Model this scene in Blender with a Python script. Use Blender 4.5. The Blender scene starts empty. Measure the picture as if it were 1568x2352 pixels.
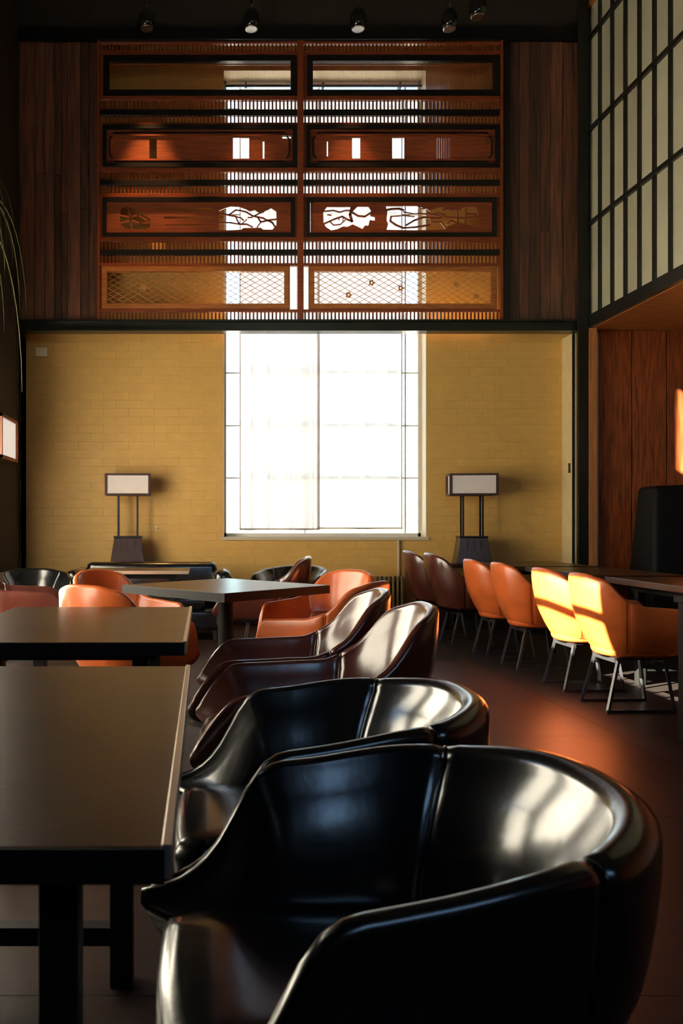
import bpy, bmesh, math, random
from mathutils import Vector, Matrix

random.seed(7)
S = bpy.context.scene
C = S.collection
PI = math.pi

# ---------------------------------------------------------------- camera
F, CX, CY, H = 1900.0, 470.0, 1205.0, 1.15      # focal length and principal point in photo pixels, eye height
cd = bpy.data.cameras.new('camera'); cam = bpy.data.objects.new('camera', cd); C.objects.link(cam)
cam.location = (0, 0, H); cam.rotation_euler = (PI/2, 0, 0)
cd.sensor_fit = 'VERTICAL'; cd.sensor_height = 36.0; cd.lens = 36.0*F/2352
cd.shift_x = (784-CX)/2352; cd.shift_y = (CY-1176)/2352
cd.clip_start = 0.02; cd.clip_end = 300
cd.dof.use_dof = True; cd.dof.focus_distance = 5.2; cd.dof.aperture_fstop = 6.3
S.camera = cam

# ---------------------------------------------------------------- world, sun, exposure
SUN_DIR = Vector((0.80, 0.42, -0.38)).normalized()
w = bpy.data.worlds.new('sky'); S.world = w; w.use_nodes = True
nt = w.node_tree; nt.nodes.clear()
sky = nt.nodes.new('ShaderNodeTexSky'); sky.sky_type = 'NISHITA'; sky.sun_disc = False
sky.sun_elevation = math.asin(-SUN_DIR.z)
sky.sun_rotation = math.atan2(-SUN_DIR.x, -SUN_DIR.y)
sky.altitude = 50; sky.dust_density = 0.4; sky.air_density = 1.3; sky.ozone_density = 2.0
bg = nt.nodes.new('ShaderNodeBackground'); bg.inputs[1].default_value = 0.8
wo = nt.nodes.new('ShaderNodeOutputWorld')
nt.links.new(sky.outputs[0], bg.inputs[0]); nt.links.new(bg.outputs[0], wo.inputs[0])
sl = bpy.data.lights.new('sun', 'SUN'); sl.energy = 72; sl.angle = math.radians(0.3); sl.color = (1, .88, .70)
so = bpy.data.objects.new('sun', sl); C.objects.link(so); so.location = (-8, -3, 8)
so.rotation_euler = (-SUN_DIR).to_track_quat('Z', 'Y').to_euler()
S.view_settings.view_transform = 'Standard'; S.view_settings.look = 'None'
S.view_settings.gamma = 1; S.view_settings.use_curve_mapping = False
S.view_settings.exposure = 0.52

def P(x, y, Y):                                   # photo pixel at a known depth -> point
    return Vector(((x-CX)*Y/F, Y, H-(y-CY)*Y/F))
def PX(x, Y): return (x-CX)*Y/F
def PZ(y, Y): return H-(y-CY)*Y/F

# ---------------------------------------------------------------- materials
def nodes(name):
    m = bpy.data.materials.new(name); m.use_nodes = True
    t = m.node_tree; b = t.nodes['Principled BSDF']
    return m, t, b
def mat(name, col, rough=.5, metal=0, coat=0, noise=0, nscale=8, stretch=(1,1,1), bump=0, bscale=40, var=0, coatr=.1, detail=4, spec=.5, col2=None):
    m, t, b = nodes(name); L = t.links
    b.inputs['Roughness'].default_value = rough; b.inputs['Metallic'].default_value = metal
    b.inputs['Coat Weight'].default_value = coat; b.inputs['Coat Roughness'].default_value = coatr
    b.inputs['Specular IOR Level'].default_value = spec
    b.inputs['Base Color'].default_value = (*col, 1)
    tc = t.nodes.new('ShaderNodeTexCoord'); mp = t.nodes.new('ShaderNodeMapping'); mp.inputs['Scale'].default_value = stretch
    L.new(tc.outputs['Object'], mp.inputs[0])
    if noise or var:
        n = t.nodes.new('ShaderNodeTexNoise'); n.inputs['Scale'].default_value = nscale; n.inputs['Detail'].default_value = detail
        L.new(mp.outputs[0], n.inputs[0])
        mx = t.nodes.new('ShaderNodeMix'); mx.data_type = 'RGBA'
        c2 = col2 or tuple(c*(1-noise) for c in col); c1 = tuple(min(1, c*(1+noise*.5)) for c in col)
        mx.inputs[6].default_value = (*c2, 1); mx.inputs[7].default_value = (*c1, 1)
        r = t.nodes.new('ShaderNodeMapRange'); r.inputs[1].default_value = .3; r.inputs[2].default_value = .7
        L.new(n.outputs[0], r.inputs[0]); L.new(r.outputs[0], mx.inputs[0])
        out = mx.outputs[2]
        if var:
            oi = t.nodes.new('ShaderNodeObjectInfo'); hs = t.nodes.new('ShaderNodeHueSaturation')
            vr = t.nodes.new('ShaderNodeMapRange'); vr.inputs[3].default_value = 1-var; vr.inputs[4].default_value = 1+var
            L.new(oi.outputs['Random'], vr.inputs[0]); L.new(vr.outputs[0], hs.inputs['Value']); L.new(out, hs.inputs['Color'])
            out = hs.outputs[0]
            ad = t.nodes.new('ShaderNodeVectorMath'); ad.operation = 'ADD'; sc = t.nodes.new('ShaderNodeVectorMath'); sc.operation = 'SCALE'
            sc.inputs[0].default_value = (13, 7, 19); L.new(oi.outputs['Random'], sc.inputs['Scale'])
            L.new(tc.outputs['Object'], ad.inputs[0]); L.new(sc.outputs[0], ad.inputs[1]); L.new(ad.outputs[0], mp.inputs[0])
        L.new(out, b.inputs['Base Color'])
    if bump:
        n2 = t.nodes.new('ShaderNodeTexNoise'); n2.inputs['Scale'].default_value = bscale; n2.inputs['Detail'].default_value = 3
        L.new(mp.outputs[0], n2.inputs[0])
        bp = t.nodes.new('ShaderNodeBump'); bp.inputs['Strength'].default_value = bump; bp.inputs['Distance'].default_value = .01
        L.new(n2.outputs[0], bp.inputs['Height']); L.new(bp.outputs[0], b.inputs['Normal'])
    return m
def leather(name, col, rough, coat=.3):
    return mat(name, col, rough, coat=coat, coatr=.17, noise=.25, nscale=5, bump=.16, bscale=16)
M = {}
M['brick'] = mat('painted_brick', (.74, .43, .112), .55, noise=.08, nscale=6, bump=.15, bscale=60, var=.012)
M['mortar'] = mat('painted_mortar', (.71, .41, .106), .6, noise=.1)
M['reveal'] = mat('window_reveal_paint', (.66, .55, .36), .6)
M['sidepaint'] = mat('side_paint', (.78, .62, .33), .6, noise=.08)
M['floor'] = mat('brown_slab', (.034, .019, .014), .40, spec=.3, noise=.35, nscale=3, bump=.10, bscale=30, var=.12)
M['floor_dark'] = mat('charcoal_slab', (.022, .017, .015), .44, spec=.3, noise=.35, nscale=3, bump=.10, bscale=30, var=.12)
M['grout'] = mat('grout', (.02, .014, .011), .8, noise=.1)
M['dark'] = mat('dark_plaster', (.030, .020, .012), .75, noise=.2)
M['steel'] = mat('dark_steel', (.022, .022, .017), .28, metal=.25, noise=.3, nscale=4, bump=.04)
M['frame_black'] = mat('blackened_wood', (.006, .005, .005), .35, noise=.2)
M['redwood'] = mat('red_wood', (.25, .052, .014), .35, coat=.25, noise=.45, nscale=5, stretch=(1.2, 8, 14))
M['panelred'] = mat('red_board', (.27, .058, .016), .4, coat=.2, noise=.4, nscale=4, stretch=(1, 8, 16))
M['honey'] = mat('honey_wood', (.40, .135, .030), .4, coat=.2, noise=.4, nscale=5, stretch=(1.2, 8, 14))
M['mesh'] = mat('pale_lattice', (.50, .22, .06), .5, noise=.2)
M['plank'] = mat('old_plank', (.16, .052, .024), .5, noise=.8, nscale=3, stretch=(12, 12, .7), col2=(.045, .028, .02), bump=.3, bscale=20, var=.55)
M['oak'] = mat('oak_panel', (.30, .075, .020), .42, noise=.6, nscale=4, stretch=(9, 9, .8), bump=.1, bscale=20, var=.1, detail=8)
M['edgewood'] = mat('pale_door_edge', (.52, .20, .065), .45, noise=.3, nscale=4, stretch=(9, 9, .8))
M['paper'] = mat('shoji_paper', (.56, .52, .36), .5, noise=.12, nscale=2, var=.12)
M['table'] = mat('dark_table', (.062, .026, .008), .30, spec=.35, noise=.35, nscale=6, stretch=(1, 1, 1), bump=.05, bscale=90)
M['trim'] = mat('pale_edge_trim', (.55, .45, .34), .3, metal=.6)
M['tbase'] = mat('black_table_base', (.006, .006, .006), .6, noise=.2, spec=.25)
M['l_black'] = leather('black_leather', (.0055, .0055, .006), .25, 1.0)
M['l_brown'] = leather('brown_leather', (.085, .021, .013), .25, .8)
M['l_orange'] = leather('orange_leather', (.64, .130, .026), .34, .3)
M['tweed'] = mat('tweed', (.16, .12, .08), .9, noise=.7, nscale=160, bump=.5, bscale=180)
M['leg'] = mat('dark_metal_leg', (.16, .16, .17), .28, metal=.9, noise=.1)
M['chrome'] = mat('brushed_steel', (.45, .43, .40), .25, metal=1)
M['shade'] = mat('shade_paper', (.80, .70, .66), .7, noise=.05)
M['lampwood'] = mat('dark_lamp_wood', (.055, .019, .011), .3, coat=.3, noise=.4, nscale=4, stretch=(12, 12, 1))
M['white'] = mat('off_white_plastic', (.88, .78, .58), .45, noise=.03)
M['iron'] = mat('cast_iron', (.30, .20, .09), .5, noise=.2)
M['pipe'] = mat('pale_pipe', (.62, .52, .36), .4)
M['leaf'] = mat('leaf_green', (.09, .085, .03), .5, noise=.4, nscale=3)
M['pot'] = mat('pot_clay', (.05, .03, .02), .6, noise=.3)
M['trunk'] = mat('trunk_bark', (.10, .07, .045), .8, noise=.5, nscale=10, bump=.5)
M['wframe'] = mat('window_frame_paint', (.75, .70, .62), .5, noise=.05)
M['ground'] = mat('pavement', (.50, .46, .40), .9, noise=.1)
M['boothblack'] = mat('black_booth', (.004, .004, .004), .6, noise=.2, bump=.1, spec=.2)
M['spot'] = mat('black_gloss', (.010, .010, .010), .08, coat=.8)
M['emitw'] = None
def emis(name, col, s):
    m, t, b = nodes(name); b.inputs['Base Color'].default_value = (*col, 1)
    b.inputs['Emission Color'].default_value = (*col, 1); b.inputs['Emission Strength'].default_value = s
    return m
M['lantern'] = emis('lit_lantern_paper', (.85, .78, .70), .5)
def sheer(name, transp, col=(.9, .88, .84)):
    m = bpy.data.materials.new(name); m.use_nodes = True; t = m.node_tree; t.nodes.clear(); L = t.links
    o = t.nodes.new('ShaderNodeOutputMaterial'); tr = t.nodes.new('ShaderNodeBsdfTranslucent'); df = t.nodes.new('ShaderNodeBsdfDiffuse')
    tp = t.nodes.new('ShaderNodeBsdfTransparent'); a = t.nodes.new('ShaderNodeMixShader'); b = t.nodes.new('ShaderNodeMixShader')
    wv = t.nodes.new('ShaderNodeTexNoise'); wv.inputs['Scale'].default_value = 3
    tc = t.nodes.new('ShaderNodeTexCoord'); mp = t.nodes.new('ShaderNodeMapping'); mp.inputs['Scale'].default_value = (9, 1, .1)
    L.new(tc.outputs['Object'], mp.inputs[0]); L.new(mp.outputs[0], wv.inputs[0])
    r = t.nodes.new('ShaderNodeMapRange'); r.inputs[3].default_value = transp*.6; r.inputs[4].default_value = transp*1.4
    L.new(wv.outputs[0], r.inputs[0])
    tr.inputs[0].default_value = (*col, 1); df.inputs[0].default_value = (*col, 1); tp.inputs[0].default_value = (1, .985, .96, 1)
    a.inputs[0].default_value = .25
    L.new(tr.outputs[0], a.inputs[1]); L.new(df.outputs[0], a.inputs[2])
    L.new(r.outputs[0], b.inputs[0]); L.new(a.outputs[0], b.inputs[1]); L.new(tp.outputs[0], b.inputs[2]); L.new(b.outputs[0], o.inputs[0])
    return m
M['sheer'] = sheer('sheer_curtain', .02, (.62, .575, .56))
M['hem'] = sheer('curtain_hem', .02, (.55, .47, .42))
M['sheer_dense'] = sheer('sun_diffuser_cloth', 0, (.56, .545, .52))  # cloth of the added unseen sheers that diffuse the sun
def glassmat():
    m = bpy.data.materials.new('window_glass'); m.use_nodes = True; t = m.node_tree; t.nodes.clear(); L = t.links
    o = t.nodes.new('ShaderNodeOutputMaterial'); g = t.nodes.new('ShaderNodeBsdfGlossy'); tp = t.nodes.new('ShaderNodeBsdfTransparent')
    g.inputs['Roughness'].default_value = .02; tp.inputs[0].default_value = (.95, .97, .97, 1)
    fr = t.nodes.new('ShaderNodeFresnel'); fr.inputs[0].default_value = 1.3
    mx = t.nodes.new('ShaderNodeMixShader'); L.new(fr.outputs[0], mx.inputs[0]); L.new(tp.outputs[0], mx.inputs[1]); L.new(g.outputs[0], mx.inputs[2])
    L.new(mx.outputs[0], o.inputs[0]); return m
M['glass'] = glassmat()

# ---------------------------------------------------------------- mesh helpers
def bbox(bm, x0, x1, y0, y1, z0, z1, mi=0):
    v = [bm.verts.new((x, y, z)) for z in (z0, z1) for y in (y0, y1) for x in (x0, x1)]
    fs = []
    for q in ((0,2,3,1), (4,5,7,6), (0,1,5,4), (2,6,7,3), (0,4,6,2), (1,3,7,5)):
        fs.append(bm.faces.new([v[i] for i in q]))
    return v
def mesh_of(bm, name, m, smooth=False, bevel=0, seg=2):
    if bevel:
        bmesh.ops.bevel(bm, geom=list(bm.edges), offset=bevel, segments=seg, profile=.5, affect='EDGES', clamp_overlap=True)
    bmesh.ops.recalc_face_normals(bm, faces=list(bm.faces))
    me = bpy.data.meshes.new(name); bm.to_mesh(me); bm.free()
    me.materials.append(m)
    if smooth:
        for p in me.polygons: p.use_smooth = True
    return me
def link(name, me, parent=None, loc=None, rz=0):
    o = bpy.data.objects.new(name, me); C.objects.link(o)
    if parent: o.parent = parent
    if loc is not None: o.location = loc
    if rz: o.rotation_euler = (0, 0, rz)
    return o
def tag(o, label=None, cat=None, group=None, kind=None):
    if label: o['label'] = label
    if cat: o['category'] = cat
    if group: o['group'] = group
    if kind: o['kind'] = kind
    return o
def thing(name, label, cat, loc=(0,0,0), rz=0, group=None):
    o = bpy.data.objects.new(name, None); C.objects.link(o); o.location = loc; o.rotation_euler = (0, 0, rz)
    o.empty_display_size = .1
    return tag(o, label, cat, group)
def struct(name, me=None, label=None):
    o = bpy.data.objects.new(name, me); C.objects.link(o)
    return tag(o, label=label, kind='structure')
def box(name, m, b, parent=None, bevel=0, seg=2, smooth=False):
    bm = bmesh.new(); bbox(bm, *b)
    return link(name, mesh_of(bm, name, m, smooth, bevel, seg), parent)
def boxes(name, m, bl, parent=None, bevel=0):
    bm = bmesh.new()
    for b in bl: bbox(bm, *b)
    return link(name, mesh_of(bm, name, m, False, bevel), parent)
def bar(bm, p, q, wd, dp=None, up=Vector((0,0,1))):
    p, q = Vector(p), Vector(q); d = (q-p).normalized(); dp = dp or wd
    s = d.cross(up)
    if s.length < 1e-4: s = Vector((1,0,0))
    s.normalize(); u = s.cross(d)
    v = [bm.verts.new(c + s*a*wd/2 + u*b*dp/2) for c in (p, q) for a, b in ((-1,-1), (1,-1), (1,1), (-1,1))]
    for f in ((0,1,2,3), (4,7,6,5), (0,4,5,1), (1,5,6,2), (2,6,7,3), (3,7,4,0)): bm.faces.new([v[i] for i in f])
def barobj(name, m, p, q, wd, dp=None, parent=None):
    bm = bmesh.new(); bar(bm, p, q, wd, dp); return link(name, mesh_of(bm, name, m), parent)
def tube(bm, pts, r, n=8, cap=True):
    rings = []; pts = [Vector(p) for p in pts]
    rr = r if isinstance(r, (list, tuple)) else [r]*len(pts)
    ref = None
    for i, p in enumerate(pts):
        d = (pts[min(i+1, len(pts)-1)]-pts[max(i-1, 0)]).normalized()
        if ref is None: ref = d.orthogonal().normalized()
        s = (ref - d*ref.dot(d)).normalized(); ref = s; u = d.cross(s)
        rings.append([bm.verts.new(p+(s*math.cos(2*PI*k/n)+u*math.sin(2*PI*k/n))*rr[i]) for k in range(n)])
    for a, b in zip(rings, rings[1:]):
        for k in range(n): bm.faces.new((a[k], a[(k+1)%n], b[(k+1)%n], b[k]))
    if cap: bm.faces.new(rings[0][::-1]); bm.faces.new(rings[-1])
def lathe(bm, prof, n=20, c=(0,0)):
    rings = [[bm.verts.new((c[0]+r*math.cos(2*PI*k/n), c[1]+r*math.sin(2*PI*k/n), z)) for k in range(n)] for r, z in prof]
    for a, b in zip(rings, rings[1:]):
        for k in range(n): bm.faces.new((a[k], a[(k+1)%n], b[(k+1)%n], b[k]))
    bm.faces.new(rings[0][::-1]); bm.faces.new(rings[-1])
def copy_tree(o, parent=None):
    c = o.copy(); C.objects.link(c)
    if parent: c.parent = parent
    for ch in list(o.children): copy_tree(ch, c)
    return c

# ================================================================ SETTING
YW, YS = 9.5, 9.145                 # brick wall, timber screen plane
XL, XR = -2.05, 4.24                # left wall, right wall
XN = 6.4                            # far side of the niche
YB = -3.0                           # wall behind the camera
ZC = 6.95                           # ceiling
ZN = PZ(757, YS)                    # niche soffit
wx0, wx1 = PX(512, YW), PX(980, YW) # back window opening
wz0, wz1 = PZ(1235, YW), PZ(160, YW)

# floor: slabs
fl = struct('floor', None, 'dark brown slab floor with a joint along the aisle')
bm = bmesh.new(); bbox(bm, XL-.3, XN+.3, YB-.3, YW+.3, -.15, -.012)
o = link('floor_bed', mesh_of(bm, 'floor_bed', M['grout']), fl)
def slab_mesh(dx, dy, m):
    bm = bmesh.new(); bbox(bm, -dx/2+.0012, dx/2-.0012, -dy/2+.0012, dy/2-.0012, -.012, 0)
    return mesh_of(bm, 'slab', m)
def slabs(x0, x1, nx, y0, y1, ny, m):
    dx, dy = (x1-x0)/nx, (y1-y0)/ny; me = slab_mesh(dx, dy, m)
    for i in range(nx):
        for j in range(ny):
            link('slab', me, fl, (x0+dx*(i+.5), y0+dy*(j+.5), 0))
slabs(XL, 2.25, 2, 2.02-1.24*4, 2.02+1.24*6, 10, M['floor'])
slabs(2.25, XN, 2, 2.02-1.24*4, 2.02+1.24*6, 10, M['floor_dark'])

# back wall of painted brick round a tall window
wb = struct('wall_back', None, 'mustard painted brick wall round the tall window')
boxes('wall_body', M['mortar'], [
    (XL-.3, wx0, YW, YW+.3, 0, ZC), (wx1, XR, YW, YW+.3, 0, ZC),
    (wx0, wx1, YW, YW+.3, 0, wz0), (wx0, wx1, YW, YW+.3, wz1, ZC)], wb)
bl, bh = .29, .095
zb = PZ(765, YW)
cand = []
k = 0; z = .30
while z < ZC-.05:
    x = XL + .02 - (bl/2 if k % 2 else 0)
    while x < XR-.02:
        a, b = max(x, XL+.02), min(x+bl, XR-.02)
        for (c, d) in ([(a, b)] if (z+bh <= wz0 or z >= wz1 or b <= wx0 or a >= wx1) else [(a, min(b, wx0)), (max(a, wx1), b)]):
            if d-c > .04: cand.append((c, d, z))
        x += bl
    z += bh; k += 1
low = [c for c in cand if c[2] < zb and c[1]-c[0] > .28 and c[2] > .62]
random.shuffle(low); low = set(low[:300])
bmb = bmesh.new(); bbox(bmb, -bl/2+.003, bl/2-.003, -.002, .02, .003, bh-.003)
mb = mesh_of(bmb, 'brick', M['brick'], bevel=.0025, seg=1)
bmr = bmesh.new()
for (c, d, z) in cand:
    if (c, d, z) in low: link('brick', mb, wb, ((c+d)/2, YW+random.uniform(-.0006, .0006), z))
    else: bbox(bmr, c+.003, d-.003, YW-.002+random.uniform(-.0006, .0006), YW+.02, z+.003, z+bh-.003)
o = link('brick_field', mesh_of(bmr, 'brick_field', M['brick']), wb); o['kind'] = 'stuff'
bmx = bmesh.new(); bbox(bmx, XL, XR, YW-.03, YW, 0, .16)
struct('baseboard_back', mesh_of(bmx, 'baseboard_back', M['dark']), 'dark baseboard below the brick wall')

# side returns of the recess
bmx = bmesh.new(); bbox(bmx, XL-.3, XL, YS-.02, YW, 0, PZ(762, YS)); struct('wall_recess_left', mesh_of(bmx, 'wall_recess_left', M['sidepaint']), 'narrow painted return left of the brick wall')
bmx = bmesh.new(); bbox(bmx, PX(1322, YS), PX(1322, YS)+.3, YS+.02, YW, 0, PZ(762, YS)); wrr = struct('wall_recess_right', mesh_of(bmx, 'wall_recess_right', M['sidepaint']), 'narrow pale painted return right of the brick wall')
xr = PX(1322, YS)
sw = thing('light_switch', 'small dark switch on the pale return beside the black column', 'switch', (xr, 9.3, PZ(1075, 9.3)))
box('plate', M['dark'], (-.008, 0, -.02, .02, -.055, .055), sw, .002)
box('toggle', M['chrome'], (-.014, -.006, -.008, .008, -.012, .012), sw)

# window 1 in the back wall
w1 = struct('window_1', None, 'tall bright window behind the sheer curtain')
gy = YW+.25
fr = [(wx0, wx0+.045, gy-.03, gy+.03, wz0, wz1), (wx1-.045, wx1, gy-.03, gy+.03, wz0, wz1), (wx0, wx1, gy-.03, gy+.03, wz0, wz0+.05), (wx0, wx1, gy-.03, gy+.03, wz1-.05, wz1)]
for b in fr: box('window_frame', M['wframe'], b, w1)
cols = [wx0+.045, PX(700, gy), PX(930, gy), wx1-.045]
rows_px = [1225, 1098, 978, 857, 736, 615, 494, 373, 252, 165]
zs = [wz0+.05] + [PZ(y, gy) for y in rows_px[1:-1]] + [wz1-.05]
for x in cols[1:-1]: box('muntin', M['wframe'], (x-.008, x+.008, gy-.015, gy+.015, wz0, wz1), w1)
for z in zs[1:-1]: box('muntin', M['wframe'], (wx0, wx1, gy-.014, gy+.014, z-.008, z+.008), w1)
for a, b in zip(cols, cols[1:]):
    for c, d in zip(zs, zs[1:]):
        box('pane', M['glass'], (a, b, gy-.002, gy+.002, c, d), w1)
box('reveal', M['reveal'], (wx0, wx0+.012, YW-.002, gy-.03, wz0, wz1), w1)
box('reveal', M['reveal'], (wx1-.012, wx1, YW-.002, gy-.03, wz0, wz1), w1)
box('lintel', M['reveal'], (wx0, wx1, YW-.002, gy-.03, wz1-.012, wz1), w1)
box('sill', M['reveal'], (wx0-.03, wx1+.02, YW-.03, gy-.03, wz0-.03, wz0+.01), w1, .004)
# curtain and rail
rail = thing('curtain_rail', 'dark curtain rail across the top of the tall window', 'rail', ((wx0+wx1)/2, YW+.15, PZ(197, YW+.15)))
bm = bmesh.new(); tube(bm, [(-(wx1-wx0)/2+.02, 0, 0), ((wx1-wx0)/2-.02, 0, 0)], .016); link('rod', mesh_of(bm, 'rod', M['frame_black'], True), rail)
for dx in (-.9, .0, .9): box('bracket', M['frame_black'], (dx-.01, dx+.01, -.01, .11, -.03, .04), rail)
def curtain(name, p0, p1, z0, z1, m, amp, waves, label, cat='curtain', group=None, seed=0):
    rnd = random.Random(seed); bm = bmesh.new(); N = 160
    p0, p1 = Vector(p0), Vector(p1); d = p1-p0; n = Vector((-d.y, d.x)).normalized()
    ph = [rnd.uniform(0, 6.28) for _ in range(4)]
    prev = None
    for i in range(N+1):
        u = i/N; s = amp*(math.sin(u*waves*2*PI+ph[0])+.5*math.sin(u*waves*3.7*PI+ph[1])+.4*math.sin(u*waves*.9*PI+ph[2]))
        col = []
        for j in range(7):
            v = j/6; k = .55+.45*v; q = p0+d*u+n*s*k
            zz = z0+.012*math.sin(u*9+ph[3]) if j == 6 else z1+(z0-z1)*v
            col.append(bm.verts.new((q.x, q.y, zz)))
        if prev:
            for j in range(6): bm.faces.new((prev[j], prev[j+1], col[j+1], col[j]))
        prev = col
    me = mesh_of(bm, name, m, True)
    o = tag(link(name, me), label, cat, group)
    if m is M['sheer']:
        for a, b in ((p0, p0+d*.012), (p1-d*.012, p1)):
            box('hem', M['hem'], (a.x, b.x, a.y-amp-.004, a.y-amp, z0, z1), o)
        box('hem', M['hem'], (p0.x, p1.x, p0.y-amp-.004, p0.y-amp, z0-.006, z0+.012), o)
    return o
cy_ = YW+.15
curtain('sheer_curtain', (PX(550, cy_), cy_), (PX(733, cy_), cy_), PZ(1216, cy_), PZ(203, cy_), M['sheer'], .022, 5, 'sheer white curtain with soft folds, beside the bare window strip', seed=3)
curtain('sheer_curtain', (PX(728, cy_), cy_+.04), (PX(925, cy_), cy_+.04), PZ(1214, cy_), PZ(203, cy_), M['sheer'], .016, 4, 'sheer white curtain hanging on the side of the dark brown chairs', seed=5)

# ceiling, header, walls
def sbox(name, b, m, label): 
    bm = bmesh.new(); bbox(bm, *b); return struct(name, mesh_of(bm, name, m), label)
sbox('ceiling', (XL-.3, XN+.3, YB-.3, YW+.3, ZC, ZC+.2), M['dark'], 'dark ceiling')
sbox('wall_header', (XL, XR, YS-.02, YS+.08, PZ(72, YS), ZC), M['dark'], 'dark band above the timber screen')
sbox('trim_1', (XL, XR, YS-.07, YS+.05, PZ(98, YS), PZ(70, YS)), M['frame_black'], 'black beam above the timber screen')
# beam below the screen
bmx = bmesh.new(); zt, zb_ = PZ(738, YS), PZ(764, YS)
bbox(bmx, XL, XR, YS-.09, YS+.06, zb_, zb_+.018); bbox(bmx, XL, XR, YS-.09, YS+.06, zt-.018, zt); bbox(bmx, XL, XR, YS-.03, YS, zb_+.018, zt-.018)
struct('trim_2', mesh_of(bmx, 'trim_2', M['steel']), 'dark steel beam below the timber screen')
# columns
def hcolumn(name, x0, x1, y0, y1, z0, z1, label):
    bm = bmesh.new(); bbox(bm, x0, x1, y0, y0+.018, z0, z1); bbox(bm, x0, x1, y1-.018, y1, z0, z1); bbox(bm, (x0+x1)/2-.01, (x0+x1)/2+.01, y0+.018, y1-.018, z0, z1)
    return struct(name, mesh_of(bm, name, M['steel']), label)
hcolumn('trim_3', XL-.09, XL+.005, YS-.12, YS+.04, 0, ZC, 'dark steel column beside the wall lantern')
hcolumn('trim_4', PX(1328, YS-.12), PX(1350, YS-.12), YS-.12, YS+.04, 0, ZC, 'black steel column between brick wall and oak panels')

# left wall, glazed towards the street
wins = [('window_2', 2.56, 3.66, .35, 3.02), ('window_3', 4.3, 5.05, .08, 2.35), ('window_3', 5.32, 7.55, .08, 2.35), ('window_sun_slit', 5.05, 5.32, .08, 2.35)]
ycuts = sorted(set([YB-.3, YW+.3] + [v for q in wins for v in q[1:3]]))
lb = []
for a, b in zip(ycuts, ycuts[1:]):
    hit = [q for q in wins if q[1] <= a and q[2] >= b]
    if hit and hit[0][0] == 'window_sun_slit': lb += [(XL-.25, XL, a, b, 0, .08), (XL-.25, XL, a, b, 2.35, 5.2), (XL-.25, XL, a, b, 6.22, ZC)]
    elif hit: lb += [(XL-.25, XL, a, b, 0, hit[0][3]), (XL-.25, XL, a, b, hit[0][4], ZC)]
    else: lb.append((XL-.25, XL, a, b, 0, ZC))
bm = bmesh.new()
for b in lb: bbox(bm, *b)
struct('wall_left', mesh_of(bm, 'wall_left', M['dark']), 'dark street-side wall')
def side_window(name, y0, y1, z0, z1, bars_y, bars_z, axis='x', X=XL-.12, bw=.02):
    g = struct(name, None, 'street window out of view')
    def bb(a, b, c, d, t): return (X-t, X+t, a, b, c, d) if axis == 'x' else (a, b, X-t, X+t, c, d)
    for q in ((y0, y0+.05, z0, z1), (y1-.05, y1, z0, z1), (y0, y1, z0, z0+.05), (y0, y1, z1-.05, z1)): box('window_frame', M['steel'], bb(*q, .03), g)
    for y in bars_y: box('muntin', M['steel'], bb(y-.015, y+.015, z0, z1, .02), g)
    for z in bars_z: box('muntin', M['steel'], bb(y0, y1, z-bw, z+bw, .02), g)
    ys = [y0]+list(bars_y)+[y1]; zz = [z0]+list(bars_z)+[z1]
    for a, b in zip(ys, ys[1:]):
        for c, d in zip(zz, zz[1:]): box('pane', M['glass'], bb(a, b, c, d, .002), g)
side_window('window_2', 2.56, 3.66, .35, 3.02, [], [2.45, 2.76], bw=.022)
side_window('window_3', 4.3, 7.55, .08, 2.35, [5.38, 6.46], [1.4])
side_window('window_sun_slit', 5.05, 5.32, 5.2, 6.22, [], [])  # unseen slit added so a strip of sun lands on the oak
side_window('window_4', .3, 3.2, 3.3, 4.9, [1.7], [], 'y', YB-.12)
curtain('sun_diffusing_sheer', (XL-.05, 2.58), (XL-.05, 3.64),   .36, 2.46, M['sheer_dense'], .012, 6, 'added white sheer diffusing the sun at the narrow street window', seed=11)  # unseen sheer added to scatter the sun below the clear transom
curtain('sun_diffusing_sheer', (XL-.05, 4.32), (XL-.05, 7.53), .09, 2.34, M['sheer_dense'], .012, 14, 'added white sheer diffusing the sun at the wide street window near the wall lantern', seed=12)  # also added out of view, turns direct sun into soft light
# wall behind the camera
bm = bmesh.new()
for b in ((XL-.3, .3, YB-.25, YB, 0, ZC), (3.2, XN+.3, YB-.25, YB, 0, ZC), (.3, 3.2, YB-.25, YB, 0, 3.3), (.3, 3.2, YB-.25, YB, 4.9, ZC)): bbox(bm, *b)
struct('wall_front', mesh_of(bm, 'wall_front', M['dark']), 'dark wall facing the brick wall')

# right wall: shoji glazing above, niche below
zt_ = [ZN+.13, PZ(519, YS), PZ(305, YS), PZ(95, YS), ZC-.02]
sh = struct('wall_right', None, 'paper glazed grid wall above the niche')
box('backing', M['dark'], (XR+.03, XR+.25, YB, YS, ZN, ZC), sh)
box('sill_beam', M['steel'], (XR-.05, XR+.25, YB, YS+.04, ZN, ZN+.13), sh)
box('head_beam', M['honey'], (XR-.04, XR+.02, YB, YS-.02, ZC-.12, ZC), sh)
pw = .268; ny = 24
yy = [YS-.03-pw*i for i in range(ny+1)]
for i in range(ny+1):
    box('mullion', M['steel'], (XR-.03, XR+.03, yy[i]-.016, yy[i]+.016, ZN+.13, ZC), sh)
for z in zt_[1:-1]:
    box('transom', M['steel'], (XR-.034, XR+.03, yy[-1], yy[0], z-.022, z+.022), sh)
for a, b in zip(zt_, zt_[1:]):
    bm = bmesh.new(); bbox(bm, 0, .012, -pw+.006, -.006, a+.005, b-.005); mp_ = mesh_of(bm, 'pane', M['paper'])
    for i in range(ny): link('pane', mp_, sh, (XR, yy[i], 0))
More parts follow.
